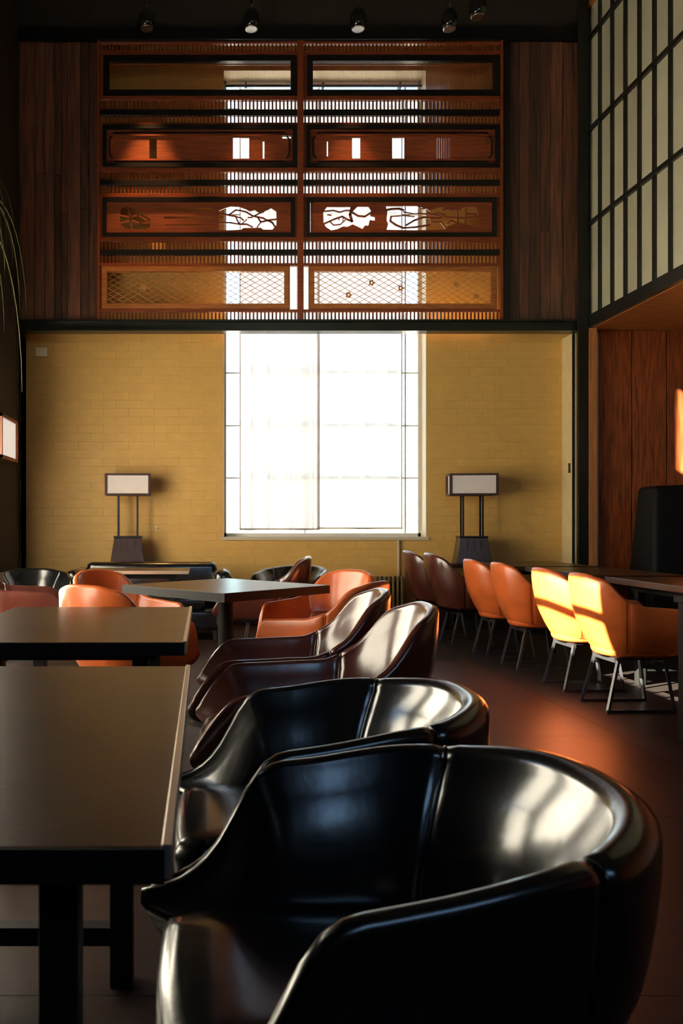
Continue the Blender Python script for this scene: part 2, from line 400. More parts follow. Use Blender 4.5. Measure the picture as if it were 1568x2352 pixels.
# niche
sbox('ceiling_niche', (XR, XN+.3, YB-.3, YS+.3, ZN-.01, ZN+.0), M['honey'], 'warm timber soffit of the niche')
sbox('wall_niche_right', (XN, XN+.25, YB-.3, YS+.3, 0, ZC), M['oak'], 'oak wall at the far side of the niche')
nb = struct('wall_niche', None, 'red-brown oak panelled wall beside the steel column')
box('panel_backing', M['frame_black'], (XR, XN+.2, YS+.03, YS+.2, 0, ZN), nb)
px_edges = [1352, 1374, 1451, 1531, 1612, 1693, 1774]
xe = [PX(x, YS) for x in px_edges]; xe[0] = XR+.002
for i, (a, b) in enumerate(zip(xe, xe[1:])):
    if i == 0: box('door_edge', M['edgewood'], (PX(1352, YS-.12), PX(1371, YS-.12), YS-.12, YS+.03, 0, ZN-.01), nb, .003); continue
    box('oak_panel', M['oak'], (a+.007, b-.007, YS, YS+.03, .02, ZN-.012), nb, .003)

# outside
sbox('ground', (-80, 80, -80, 80, -.5, -.2), M['ground'], 'street pavement outside')

# planked side bays of the screen wall
zp0, zp1 = PZ(738, YS), PZ(98, YS)
def planks(name, xs, label, y=YS):
    g = struct(name, None, label)
    box('backing', M['frame_black'], (xs[0], xs[-1], y+.02, y+.05, zp0, zp1), g)
    for a, b in zip(xs, xs[1:]):
        dy = random.uniform(-.006, .006)
        zc = zp0 + random.uniform(.25, .75)*(zp1-zp0)
        for z0, z1 in (((zp0, zc), (zc, zp1)) if random.random() < .6 else ((zp0, zp1),)):
            d2 = dy+random.uniform(-.003, .003)
            box('plank', M['plank'], (a+.002, b-.002, y-.01+d2, y+.02, z0+.001, z1-.001), g, .003, 1)
planks('wall_upper_left', [XL] + [PX(x, YS) for x in (80, 103, 125, 142, 155, 185, 205, 224)], 'weathered red-brown planks left of the timber screen')
planks('wall_upper_right', [PX(x, YS) for x in (1166, 1192, 1214, 1240, 1262, 1290, 1328)], 'dark weathered planks right of the timber screen')

# ================================================================ TIMBER SCREEN
sc = thing('timber_screen', 'red-brown carved timber screen in two bays across the tall window', 'screen', (0, YS, 0))
def X_(x): return PX(x, YS)
def Z_(y): return PZ(y, YS)
for a, b, mm in ((224, 230, 'redwood'), (682, 696, 'redwood'), (1146, 1152, 'redwood'), (1154, 1166, 'frame_black')):
    box('post', M[mm], (X_(a), X_(b), -.05, .04, Z_(738), Z_(98)), sc, .003)
bays = [(230, 682), (696, 1146)]
slat_rows = [(103, 119), (232, 253), (267, 284), (397, 414), (427, 446), (556, 574), (587, 606), (718, 737)]
rails = [(98, 103), (119, 131), (223, 232), (253, 267), (284, 290), (387, 397), (414, 427), (446, 456), (546, 556), (574, 587), (606, 612), (712, 718), (737, 741)]
for x0, x1 in bays:
    for y0, y1 in slat_rows:
        bm = bmesh.new(); n = 52; s = (X_(x1)-X_(x0))/n
        for i in range(n):
            xc = X_(x0)+s*(i+.5)
            bbox(bm, xc-s*.21, xc+s*.21, -.007, .007, Z_(y1), Z_(y0))
        o = link('slat_row', mesh_of(bm, 'slat_row', M['redwood']), sc); o['kind'] = 'stuff'
    for y0, y1 in rails:
        mm = 'frame_black' if (y0, y1) in ((574, 587), (253, 267), (414, 427)) else 'redwood'
        dp = .02 if mm == 'frame_black' else .028
        box('rail', M[mm], (X_(x0), X_(x1), -dp, .02, Z_(y1), Z_(y0)), sc, .002, 1)
def pframe(m, x0, x1, y0, y1, t, dep, parent, name='panel_frame'):
    bm = bmesh.new()
    bbox(bm, X_(x0), X_(x1), -dep, .02, Z_(y0+t), Z_(y0)); bbox(bm, X_(x0), X_(x1), -dep, .02, Z_(y1), Z_(y1-t))
    bbox(bm, X_(x0), X_(x0+t), -dep, .02, Z_(y1-t), Z_(y0+t)); bbox(bm, X_(x1-t), X_(x1), -dep, .02, Z_(y1-t), Z_(y0+t))
    return link(name, mesh_of(bm, name, m), parent)
def fill(name, x0, x1, y0, y1, holes, m, parent, th=.008):
    cu = bpy.data.curves.new(name, 'CURVE'); cu.dimensions = '2D'; cu.fill_mode = 'BOTH'; cu.extrude = th
    for poly in [[(x0, y0), (x1, y0), (x1, y1), (x0, y1)]] + holes:
        sp = cu.splines.new('POLY'); sp.points.add(len(poly)-1); sp.use_cyclic_u = True
        for p, (x, y) in zip(sp.points, poly): p.co = (X_(x), Z_(y), 0, 1)
    co = bpy.data.objects.new(name, cu); C.objects.link(co)
    bpy.context.view_layer.update()
    me = bpy.data.meshes.new_from_object(co.evaluated_get(bpy.context.evaluated_depsgraph_get()))
    bpy.data.objects.remove(co)
    me.transform(Matrix.Rotation(PI/2, 4, 'X')); me.materials.clear(); me.materials.append(m); me.name = name
    for p in me.polygons: p.use_smooth = False
    return link(name, me, parent)
def branches(name, lines, m, parent):
    bm = bmesh.new()
    for wd, pts in lines:
        q = [(X_(x), Z_(y)) for x, y in pts]
        for a, b in zip(q, q[1:]):
            d = Vector((b[0]-a[0], b[1]-a[1])).normalized()*wd*.3
            bar(bm, (a[0]-d.x, 0, a[1]-d.y), (b[0]+d.x, 0, b[1]+d.y), wd, .014, Vector((0, 1, 0)))
    o = link(name, mesh_of(bm, name, m), parent); return o
# the bars cross the view plane: width in plane, depth along y
def tr(pts, sx, ox, oy): return [(ox+x*sx, oy+y*sx) for x, y in pts]
rect = lambda a, b, c, d: [(a, c), (b, c), (b, d), (a, d)]
for bi, (x0, x1) in enumerate(bays):
    for (ya, yb_, xa, xb) in ((131, 223, x0+8, x1-2), (290, 387, x0+6, x1-2), (456, 546, x0+6, x1-6 if bi == 0 else x1-8)):
        box('stile', M['redwood'], (X_(x0), X_(xa), -.02, .02, Z_(yb_), Z_(ya)), sc); box('stile', M['redwood'], (X_(xb), X_(x1), -.02, .02, Z_(yb_), Z_(ya)), sc)
    # panel 1: fine bars
    f = pframe(M['frame_black'], x0+8, x1-2, 131, 223, 13, .04, sc)
    bm = bmesh.new(); a, b = X_(x0+21), X_(x1-15); n = 150
    for i in range(n):
        xc = a+(b-a)*(i+.5)/n; bbox(bm, xc-.0012, xc+.0012, -.004, .004, Z_(212), Z_(142))
    for yy_ in (149, 209): bbox(bm, a, b, -.006, .006, Z_(yy_+1), Z_(yy_))
    o = link('fine_bars', mesh_of(bm, 'fine_bars', M['redwood']), f); o['kind'] = 'stuff'
    # panel 2: slotted board
    f = pframe(M['frame_black'], x0+6, x1-2, 290, 387, 9, .045, sc)
    if bi == 0: slots = [rect(343, 360, 317, 365), rect(535, 572, 317, 366), rect(603, 607, 325, 365), rect(648, 668, 314, 319)]
    else: slots = [rect(750, 753, 325, 360), rect(808, 827, 317, 365), rect(900, 928, 317, 365), rect(1002, 1033, 317, 365), rect(1114, 1130, 314, 330)]
    bd = fill('board', x0+15, x1-11, 299, 378, slots, M['panelred'], f)
    if bi == 1:
        bm = bmesh.new()
        for i in range(6):
            xc = X_(1004.5+i*5.2); bbox(bm, xc-.005, xc+.005, -.008, .008, Z_(365), Z_(317))
        o = link('slot_bars', mesh_of(bm, 'slot_bars', M['panelred']), bd); o['kind'] = 'stuff'
    bm = bmesh.new()      # raised moulding with clipped ends
    ring = [(x0+22, 322), (x0+34, 306), (x1-30, 306), (x1-18, 322), (x1-18, 356), (x1-30, 372), (x0+34, 372), (x0+22, 356)]
    for a, b in zip(ring, ring[1:]+ring[:1]): bar(bm, (X_(a[0]), -.014, Z_(a[1])), (X_(b[0]), -.014, Z_(b[1])), .014, .014, Vector((0, 1, 0)))
    link('moulding', mesh_of(bm, 'moulding', M['frame_black']), f)
    box('ledge', M['redwood'], (X_(x0+15), X_(x1-11), -.03, .0, Z_(371), Z_(367)), f)
    box('ledge', M['redwood'], (X_(x0+15), X_(x1-11), -.026, .0, Z_(314), Z_(311)), f)
    # panel 3: pierced carving
    f = pframe(M['frame_black'], x0+6, x1-6 if bi == 0 else x1-8, 456, 546, 9, .04, sc)
    if bi == 0:
        A = tr([(290,240),(380,200),(470,240),(560,290),(640,350),(700,380),(690,500),(600,530),(360,520),(290,470),(270,350)], .1658, 230, 440)
        Bs = [rect(378, 488, 477, 484), rect(376, 490, 498, 503), rect(380, 470, 516, 519)]
        Cc = tr([(100,350),(215,300),(300,275),(460,280),(600,330),(650,360),(740,335),(830,390),(880,380),(1040,300),(1130,360),(1135,600),(1060,690),(900,690),(850,655),(540,660),(500,690),(240,700),(100,700)], .1276, 490, 440)
        bd = fill('carved_board', x0+15, x1-15, 465, 537, [A]+Bs+[Cc], M['panelred'], f)
        s4 = (.1276, 490, 440); s3 = (.1658, 230, 440)
        ln = [(.017, tr([(90,400),(280,420),(400,335),(480,345),(590,370),(700,440),(800,460),(900,480),(960,520),(1140,500)], *s4)),
              (.014, tr([(740,440),(830,390),(900,370)], *s4)), (.016, tr([(90,570),(300,560),(460,590),(600,590),(700,640)], *s4)),
              (.016, tr([(280,430),(400,450),(440,540),(470,590)], *s4)), (.018, tr([(800,470),(850,550),(980,520),(1060,560),(1110,640)], *s4)),
              (.010, tr([(600,500),(540,560),(500,590)], *s4)), (.012, tr([(620,470),(700,465)], *s4)), (.012, tr([(850,560),(800,620),(780,660)], *s4)),
              (.014, tr([(400,450),(500,480),(540,520)], *s4)),
              (.02, tr([(280,330),(420,360),(520,330),(650,400)], *s3)), (.02, tr([(290,440),(420,400),(560,440),(700,430)], *s3)), (.014, tr([(380,210),(420,360),(440,520)], *s3))]
    else:
        A = tr([(370,340),(430,255),(830,255),(860,320),(930,250),(1110,250),(1150,310),(1140,400),(1215,420),(1215,480),(1130,470),(1110,560),(1050,560),(1010,615),(850,540),(770,580),(690,575),(600,620),(500,640),(410,580),(375,510)], .1403, 690, 440)
        B = tr([(30,190),(430,190),(600,240),(740,200),(960,250),(1050,190),(1190,195),(1230,300),(1220,430),(1180,465),(1060,420),(960,400),(830,450),(790,490),(480,500),(40,495),(60,420),(40,370),(50,270)], .1786, 880, 440)
        bd = fill('carved_board', x0+17, x1-17, 465, 537, [A, B], M['panelred'], f)
        s5 = (.1403, 690, 440); s6 = (.1786, 880, 440)
        ln = [(.014, tr([(380,325),(540,310),(640,340),(740,310),(850,315)], *s5)), (.018, tr([(370,535),(470,490),(560,450),(680,410),(790,470),(840,480)], *s5)),
              (.012, tr([(480,490),(540,550),(650,540),(730,470)], *s5)), (.03, tr([(840,250),(810,380),(840,490)], *s5)), (.02, tr([(840,340),(940,400),(1050,410),(1150,350)], *s5)),
              (.01, tr([(620,420),(630,470)], *s5)), (.01, tr([(700,430),(690,480)], *s5)), (.012, tr([(440,380),(500,390)], *s5)),
              (.022, tr([(20,245),(100,225),(200,220),(260,240)], *s6)), (.014, tr([(260,265),(380,285),(600,290),(820,330),(1000,340),(1100,330),(1250,310)], *s6)),
              (.012, tr([(100,320),(260,310),(400,325)], *s6)), (.02, tr([(100,320),(90,380),(160,430),(260,470),(400,460),(600,430)], *s6)),
              (.02, tr([(290,435),(400,370),(520,330),(620,345),(740,340)], *s6)), (.016, tr([(610,390),(740,390),(800,470)], *s6)), (.014, tr([(950,230),(960,420)], *s6)),
              (.016, tr([(1060,180),(1065,330),(1050,440)], *s6)), (.014, tr([(820,420),(870,370),(960,410)], *s6)), (.016, tr([(1070,285),(1200,290)], *s6)),
              (.01, tr([(450,190),(480,225),(560,215),(600,250)], *s6)), (.012, tr([(750,235),(830,220),(900,240)], *s6)), (.01, tr([(620,300),(700,275),(800,300)], *s6))]
    branches('carved_branch', ln, M['panelred'], bd)['kind'] = 'stuff'
    # panel 4: diamond lattice
    q0, q1 = (x0+3, x1-17) if bi == 0 else (x0+12, x1-8)
    f = pframe(M['honey'], q0+2, q1-2, 614, 710, 11, .035, sc)
    pframe(M['redwood'], q0, q1, 610, 714, 4, .03, f, 'outer_bead')
    u0, u1, v0, v1 = X_(q0+13), X_(q1-13), Z_(699), Z_(625)
    bm = bmesh.new(); dx, dz = .108, .062; sl_ = dz/dx; hgt = v1-v0
    for sgn in (1, -1):
        t = u0 - hgt/sl_
        while t < u1 + hgt/sl_:
            a = (t, v0 if sgn > 0 else v1); b = (t+hgt/sl_, v1 if sgn > 0 else v0)
            ca, cb = max(a[0], u0), min(b[0], u1)
            if cb-ca > .004:
                g = (b[1]-a[1])/(b[0]-a[0])
                bar(bm, (ca, sgn*.003, a[1]+g*(ca-a[0])), (cb, sgn*.003, a[1]+g*(cb-a[0])), .0055, .006, Vector((0, 1, 0)))
            t += dx
    o = link('diamond_lattice', mesh_of(bm, 'diamond_lattice', M['mesh']), f); o['kind'] = 'stuff'
    bm = bmesh.new()
    for i in range(5):
        a = 2*PI*i/5; bm2 = [bm.verts.new((.022*math.cos(a)+.013*math.cos(2*PI*k/8), y, .022*math.sin(a)+.013*math.sin(2*PI*k/8))) for y in (-.01, .004) for k in range(8)]
        bm.faces.new(bm2[:8]); bm.faces.new(bm2[8:])
        for k in range(8): bm.faces.new((bm2[k], bm2[(k+1)%8], bm2[8+(k+1)%8], bm2[8+k]))
    mbl = mesh_of(bm, 'blossom', M['mesh'])
    for (bx, by) in ([(330, 660), (450, 665), (395, 645)] if bi == 0 else [(800, 678), (853, 650), (920, 662), (1047, 655), (1092, 682)]):
        link('blossom', mbl, f, (X_(bx), -.004, Z_(by)))

# ================================================================ CHAIRS
def shell_geo(p):
    """rim samples: plan centre, outward normal, rim height"""
    W, Bk, Fr = p['w'], p['back'], p['front']; n = p['n']
    pts = []
    K = 10
    for i in range(K): pts.append((W*(1+p['flare']*(1-i/K)), -Fr + (Fr+p['ys'])*i/K))
    for i in range(41):
        th = PI*i/40; c, s = math.cos(th), math.sin(th)
        pts.append((W*math.copysign(abs(c)**(2/n), c), p['ys'] + (Bk-p['ys'])*abs(s)**(2/n)))
    for i in range(K-1, -1, -1): pts.append((-W*(1+p['flare']*(1-i/K)), -Fr + (Fr+p['ys'])*i/K))
    P2 = [Vector(q) for q in pts]
    # resample evenly
    L = [0]
    for a, b in zip(P2, P2[1:]): L.append(L[-1]+(b-a).length)
    N = 72; out = []; j = 0
    for i in range(N+1):
        s = L[-1]*i/N
        while j < len(P2)-2 and L[j+1] < s: j += 1
        u = (s-L[j])/max(1e-6, L[j+1]-L[j]); out.append(P2[j].lerp(P2[j+1], u))
    nor = []
    for i in range(N+1):
        d = (out[min(i+1, N)]-out[max(i-1, 0)]).normalized(); nor.append(Vector((d.y, -d.x)))
    hs = []
    for q in out:
        ks = p['prof']; y = q.y
        for (ya, ha), (yb, hb) in zip(ks, ks[1:]):
            if y <= yb or (yb, hb) == ks[-1]:
                u = min(1, max(0, (y-ya)/(yb-ya))); u = u*u*(3-2*u) if p.get('smooth', 1) else u
                hs.append(ha+(hb-ha)*u); break
    for _ in range(2): hs = [hs[0]]+[(hs[i-1]+2*hs[i]+hs[i+1])/4 for i in range(1, N)]+[hs[-1]]
    return out, nor, hs
def shell_col(p, c, n, h):
    fr_ = min(1, max(0, (c.y-p['seam']+.12)/.2)); r = (p['ta']+(p['t']-p['ta'])*fr_*fr_*(3-2*fr_))/2; yc = p['yc']; zb, zi = p['zb'], p['zi']; col = []
    ctr = Vector((0, yc))
    NI, NO = 7, 9
    for i in range(NI):
        s = i/(NI-1); z = zi+(h-r-zi)*s if h-r > zi else zi-(NI-1-i)*.002
        k = p['kin']+(1-p['kin'])*s**p['kp']
        q = ctr+(c-ctr)*k - n*r; bul = -n*(-.012*math.sin(PI*s))
        q = q + bul*.0
        col.append((q.x, q.y, z))
    for i in range(1, 8):
        a = PI*i/8; q = c - n*r*math.cos(a); col.append((q.x, q.y, h-r+r*1.0*math.sin(a)))
    for i in range(NO):
        s = 1-i/(NO-1); z = zb+(h-r-zb)*s
        k = p['kout']+(1-p['kout'])*math.sin(PI/2*s)**.75 if s > 0 else p['kout']
        q = ctr+(c-ctr)*k + n*r*(.35+.65*min(1, s*2)); col.append((q.x, q.y, z))
    return col
def chair_meshes(p, key, lm, legm):
    out, nor, hs = shell_geo(p); N = len(out)-1
    i1 = min(range(N//2), key=lambda i: abs(out[i].y-p['seam'])+(10 if out[i].x < 0 else 0)); i2 = N-i1
    cols = [shell_col(p, out[i], nor[i], hs[i]) for i in range(N+1)]
    for i in (i1, i2):                                    # stitched pinch
        cols[i] = [tuple(Vector(v)-Vector((nor[i].x, nor[i].y, 0))*(.004 if k > 10 else -.004)) if not 7 <= k <= 13 else (v[0], v[1], v[2]-.004) for k, v in enumerate(cols[i])]
    def part(a, b, nm):
        bm = bmesh.new(); g = [[bm.verts.new(v) for v in cols[i]] for i in range(a, b+1)]
        for c0, c1 in zip(g, g[1:]):
            for k in range(len(c0)-1): bm.faces.new((c0[k], c0[k+1], c1[k+1], c1[k]))
            bm.faces.new((c0[-1], c0[0], c1[0], c1[-1]))
        bm.faces.new(g[0]); bm.faces.new(g[-1][::-1])
        me = mesh_of(bm, nm+'_'+key, lm, True)
        return me
    ms = {'arm_a': part(0, i1, 'armrest'), 'back': part(i1, i2, 'backrest'), 'arm_b': part(i2, N, 'armrest')}
    for nm, i in (('seam_a', i1), ('seam_b', i2)):
        bm = bmesh.new(); cc = [Vector(v) for v in cols[i]]
        tube(bm, cc, .0032, 5); ms[nm] = mesh_of(bm, 'seam_'+key, lm, True)
    # seat cushion
    zi = p['zi']; inner = [Vector(cols[i][0][:2]) for i in range(0, N+1, 3)]
    yf = -p['front']+p.get('sf', .0); w0 = abs(inner[0].x)
    outl = [v for v in inner if v.y > yf+.06]
    outl = [Vector((w0, yf+.05)), ] + outl + [Vector((-w0, yf+.05))]
    m = 12
    outl += [Vector((-w0+.03+(2*w0-.06)*k/m, yf-.012*math.sin(PI*k/m))) for k in range(m+1)]
    cen = Vector((0, .0)); bm = bmesh.new(); rings = []
    for sc_, z in ((.93, p['zb']+.01), (.985, p['zb']+.03), (1.0, zi-.02), (.995, zi+.02), (.96, zi+.042), (.88, zi+.052), (.6, zi+.056), (.25, zi+.054)):
        rings.append([bm.verts.new((cen.x+(q.x-cen.x)*sc_, cen.y+(q.y-cen.y)*sc_, z)) for q in outl])
    nn = len(outl)
    for a, b in zip(rings, rings[1:]):
        for k in range(nn): bm.faces.new((a[k], a[(k+1)%nn], b[(k+1)%nn], b[k]))
    bm.faces.new(rings[0][::-1]); bm.faces.new(rings[-1])
    ms['seat'] = mesh_of(bm, 'seat_'+key, lm, True)
    # pan under the shell
    bm = bmesh.new(); ol = [Vector(cols[i][-1]) for i in range(0, N+1, 3)]
    a = [bm.verts.new((v.x*.98, v.y*.98, p['zb']+.012)) for v in ol]; b = [bm.verts.new((v.x*.9, v.y*.9, p['zb']-.012)) for v in ol]
    for k in range(len(a)): bm.faces.new((a[k], a[(k+1)%len(a)], b[(k+1)%len(a)], b[k]))
    bm.faces.new(a); bm.faces.new(b[::-1]); ms['pan'] = mesh_of(bm, 'seat_pan_'+key, M['tbase'], False)
    # sled legs
    zt2 = p['zb']-.012; hw, ft, bt = p['lw'], p['lf'], p['lb']; fo, ho = ft-.05, bt+.075
    def lb_(a, b, wd=.018, dp=.018):
        bm = bmesh.new(); bar(bm, a, b, wd, dp); return mesh_of(bm, 'leg_'+key, legm)
    ms['legs'] = []
    for s in (-1, 1):
        ms['legs'] += [('leg', lb_((s*hw, ft, zt2), (s*(hw+.02), fo, .009))), ('leg', lb_((s*hw, bt, zt2), (s*(hw+.02), ho, .009))),
                       ('runner', lb_((s*(hw+.02), fo-.009, .009), (s*(hw+.02), ho+.009, .009)))]
    for y in (ft, bt): ms['legs'].append(('crossbar', lb_((-hw-.009, y, zt2-.004), (hw+.009, y, zt2-.004), .02, .03)))
    return ms
TUB = dict(sf=.045, w=.335, back=.405, front=.385, n=2.35, flare=.09, ys=-.02, t=.074, ta=.038, zb=.27, zi=.36, kin=.70, kp=2.1, kout=.74, yc=-.02, seam=.235, lw=.17, lf=-.2, lb=.16,
           prof=[(-.385, .385), (-.30, .41), (-.22, .485), (-.165, .62), (-.12, .658), (.23, .70), (.405, .725)])
TALL = dict(sf=.03, w=.30, back=.35, front=.46, n=2.4, flare=.03, ys=.02, t=.042, ta=.034, zb=.33, zi=.40, kin=.74, kp=1.5, kout=.60, yc=-.02, seam=.10, lw=.15, lf=-.17, lb=.10,
            prof=[(-.46, .44), (-.40, .54), (-.33, .62), (.04, .635), (.12, .68), (.29, .85), (.35, .88)])
TALLW = dict(TALL, w=.272, back=.31, front=.30, seam=.12, sf=-.01, kout=.53, lw=.145, lf=-.16, lb=.13, prof=[(-.30, .47), (-.285, .60), (-.25, .64), (.02, .655), (.12, .685), (.26, .825), (.31, .85)])
CM = {'tub': chair_meshes(TUB, 'tub', M['l_black'], M['leg']), 'brown': chair_meshes(TALL, 'brown', M['l_brown'], M['leg']),
      'orange': chair_meshes(TALLW, 'orange', M['l_orange'], M['leg']), 'tweed': chair_meshes(TALLW, 'tweed', M['tweed'], M['leg'])}
PROTO = {}
def chair(kind, label, loc, face, group=None):
    """face: direction (x, y) the chair looks"""
    rz = math.atan2(face[0], -face[1])
    if kind in PROTO:
        o = copy_tree(PROTO[kind]); o.location = loc; o.rotation_euler = (0, 0, rz); o['label'] = label
        if group: o['group'] = group
        elif 'group' in o: del o['group']
        return o
    ms = CM[kind]
    o = thing('tub_chair' if kind == 'tub' else 'armchair', label, 'chair', loc, rz, group)
    link('armrest', ms['arm_a'], o); b = link('backrest', ms['back'], o); link('armrest', ms['arm_b'], o)
    link('seam', ms['seam_a'], b); link('seam', ms['seam_b'], b)
    link('seat', ms['seat'], o); link('seat_pan', ms['pan'], o)
    for nm, me in ms['legs']: link(nm, me, o)
    PROTO[kind] = o
    return o
G1 = 'chairs facing the tables across the aisle'
chair('tub', 'black leather tub chair farthest from the brown armchairs, biggest of the black chairs', (.27, 1.39, 0), (-1, -.05), None)
chair('tub', 'black leather tub chair between the other big black tub chair and the brown armchairs', (.27, 2.14, 0), (-1, .0), None)
chair('brown', 'glossy brown leather armchair right behind the black tub chairs', (.42, 2.86, 0), (-1, .02), None)
chair('brown', 'glossy brown leather armchair between its brown twin and the orange chairs', (.41, 3.52, 0), (-1, .05), None)
chair('orange', 'orange leather armchair with its back to the second long table', (-.44, 4.40, 0), (.55, .83), None)
chair('orange', 'orange leather armchair beside the brown armchairs, its side turned to the aisle', (.68, 4.58, 0), (-.80, .60), None)
chair('orange', 'orange leather armchair across the square table, in front of the black sofa', (-.52, 5.36, 0), (.75, -.66), None)
chair('orange', 'orange leather armchair by the square table, in front of the radiator', (.76, 5.36, 0), (-.78, -.62), None)
# right row, backs to the aisle
for (y, x, lab) in ((5.22, 2.66, 'orange leather armchair brightest in the sun, first in the row by the black plinth'), (5.85, 2.67, 'orange leather armchair half in the sun, second in the row along the aisle'),
               (6.68, 2.66, 'shaded orange leather armchair, third in the row from the black plinth'), (7.30, 2.63, 'shaded orange leather armchair next to the dark brown chairs')):
    chair('orange', lab, (x, y, 0), (1, .03), 'orange chairs in a row with backs to the aisle')
chair('brown', 'dark brown armchair beside the last orange chair of the row', (2.48, 7.93, 0), (1, .05))
chair('brown', 'dark brown armchair nearest the brick wall, below the lamp', (2.44, 8.62, 0), (1, .03))
chair('brown', 'brown leather armchair seen from the side between black sofa and black tub', (.55, 7.15, 0), (-1, .1))
chair('brown', 'brown leather armchair below the wall lantern', (-1.58, 6.75, 0), (1, .15))
chair('tub', 'black tub chair in the corner below the wall lantern', (-1.60, 7.70, 0), (.25, -1))
chair('tub', 'black tub chair beside the radiator, behind the brown armchair', (.86, 8.35, 0), (-.5, -1))
chair('tweed', 'speckled tweed armchair at the end of the second long table', (-1.42, 4.65, 0), (.3, 1))

# ================================================================ TABLES
def table(name, label, x0, x1, y0, y1, h=.76, th=.042, rz=0, centre=None, legins=.15, rail=True, trim=('r',), trimm='trim', pedestal=False):
    cx, cy = ((x0+x1)/2, (y0+y1)/2) if centre is None else centre
    hx, hy = (x1-x0)/2, (y1-y0)/2
    t = thing(name, label, 'table', (cx, cy, 0), rz)
    box('table_top', M['table'], (-hx, hx, -hy, hy, h-th, h), t, .003)
    T = M[trimm]
    if 'r' in trim: box('edge_trim', T, (hx-.004, hx+.008, -hy-.002, hy+.002, h-th+.004, h+.004), t, .001, 1)
    if 'l' in trim: box('edge_trim', T, (-hx-.007, -hx+.002, -hy-.002, hy+.002, h-th+.004, h+.004), t, .001, 1)
    if 'n' in trim: box('edge_trim', T, (-hx, hx, -hy-.006, -hy+.002, h-th+.004, h+.002), t, .001, 1)
    if 'b' in trim: box('shade_edge_band', M['tbase'], (-hx, hx, -hy-.004, -hy, h-th-.002, h-.001), t)  # black strip paints the near edge as if in shade
    if 'dark' in trim:
        for q in ((-hx-.004, hx+.004, -hy-.004, -hy), (-hx-.004, hx+.004, hy, hy+.004), (-hx-.004, -hx, -hy, hy), (hx, hx+.004, -hy, hy)): box('shade_edge_band', M['tbase'], (*q, h-th-.004, h-.002), t)  # shade painted on all four edges as black strips
    if pedestal:
        bm = bmesh.new(); lathe(bm, [(.26, 0), (.26, .02), (.05, .045), (.045, h-th-.03), (.20, h-th-.02), (.20, h-th)], 24)
        link('pedestal', mesh_of(bm, 'pedestal', M['tbase'], False), t); return t
    box('apron', M['tbase'], (-hx+.10, hx-.10, -hy+.17, hy-.17, h-th-.045, h-th), t)
    for sx in (-1, 1):
        for sy in (-1, 1):
            a, b = sx*(hx-legins), sy*(hy-.2)
            box('leg', M['tbase'], (a-.028, a+.028, b-.028, b+.028, .0, h-th-.045), t, .003)
    for sy in (-1, 1):
        b = sy*(hy-.2); box('rail', M['tbase'], (-hx+legins, hx-legins, b-.02, b+.02, .10, .145), t)
    return t
table('long_table', 'dark brown table with a pale edge strip beside the black tub chairs', -.86, -.048, 1.0, 2.28, legins=.16, trim=('r', 'b'))
table('long_table', 'dark brown table with a pale edge strip beside the brown armchairs', -.90, -.068, 2.74, 3.92, legins=.16, trim=('r', 'b'))
table('square_table', 'dark square table set cornerwise among four orange chairs', -.435, .435, -.435, .435, centre=(.125, 4.95), rz=math.radians(43), th=.045, h=.79, trim=('dark',), pedestal=True)
table('low_table', 'dark table with a pale reflecting top in front of the black sofa', PX(200, 7.2), PX(435, 7.2), 6.95, 7.5, trim=('n',), th=.03)
table('aisle_table', 'dark table with bright steel edge behind the sunlit orange chairs', 2.98, 3.75, 4.75, 6.15, trim=('l', 'n'), trimm='chrome')
table('aisle_table', 'dark table behind the shaded orange chairs', 2.95, 3.72, 6.35, 7.6, trim=('l',), trimm='chrome')
table('aisle_table', 'dark table before the dark brown chairs by the column', 2.85, 3.7, 7.75, 8.85, trim=())
# near right plinth
pl = thing('plinth', 'black plinth at the aisle beside the sunlit orange chair', 'plinth', (2.735, 4.04, 0))
box('body', M['tbase'], (-.30, .30, -.22, .22, .03, .75), pl, .006); box('top', M['tbase'], (-.315, .315, -.235, .235, .75, .785), pl, .004); box('foot', M['tbase'], (-.28, .28, -.2, .2, 0, .03), pl)

# ================================================================ SOFA, CONSOLES, LAMPS
sf = thing('sofa', 'black leather sofa with rounded arms in front of the brick wall', 'sofa', (-.56, 8.55, 0))
hw = .74
box('base', M['l_black'], (-hw, hw, -.36, .36, .10, .30), sf, .03, 3, True)
for i in range(2): box('seat_cushion', M['l_black'], (-hw+.16+i*(hw-.16), -hw+.16+(i+1)*(hw-.16)-.01, -.38, .18, .30, .44), sf, .04, 4, True)
box('backrest', M['l_black'], (-hw+.05, hw-.05, .16, .38, .28, .755), sf, .06, 4, True)
for s in (-1, 1): box('armrest', M['l_black'], (s*hw-.09, s*hw+.09, -.38, .38, .10, .70), sf, .075, 5, True)
for sx in (-1, 1):
    for sy in (-1, 1): box('leg', M['leg'], (sx*.66-.02, sx*.66+.02, sy*.3-.02, sy*.3+.02, 0, .10), sf)
def console(x, label):
    t = thing('console', label, 'console', (x, 9.2, 0))
    box('top', M['lampwood'], (-.42, .42, -.20, .22, .68, .72), t, .004)
    for sx in (-1, 1):
        for sy in (-1, 1): box('leg', M['lampwood'], (sx*.37-.025, sx*.37+.025, sy*.15-.025, sy*.15+.025, 0, .68), t)
    box('shelf', M['lampwood'], (-.38, .38, -.16, .16, .2, .225), t)
YLp = 9.2
console(PX(293, YLp), 'dark wooden console behind the black sofa'); console(PX(1079, YLp), 'dark wooden console behind the dark brown chairs')
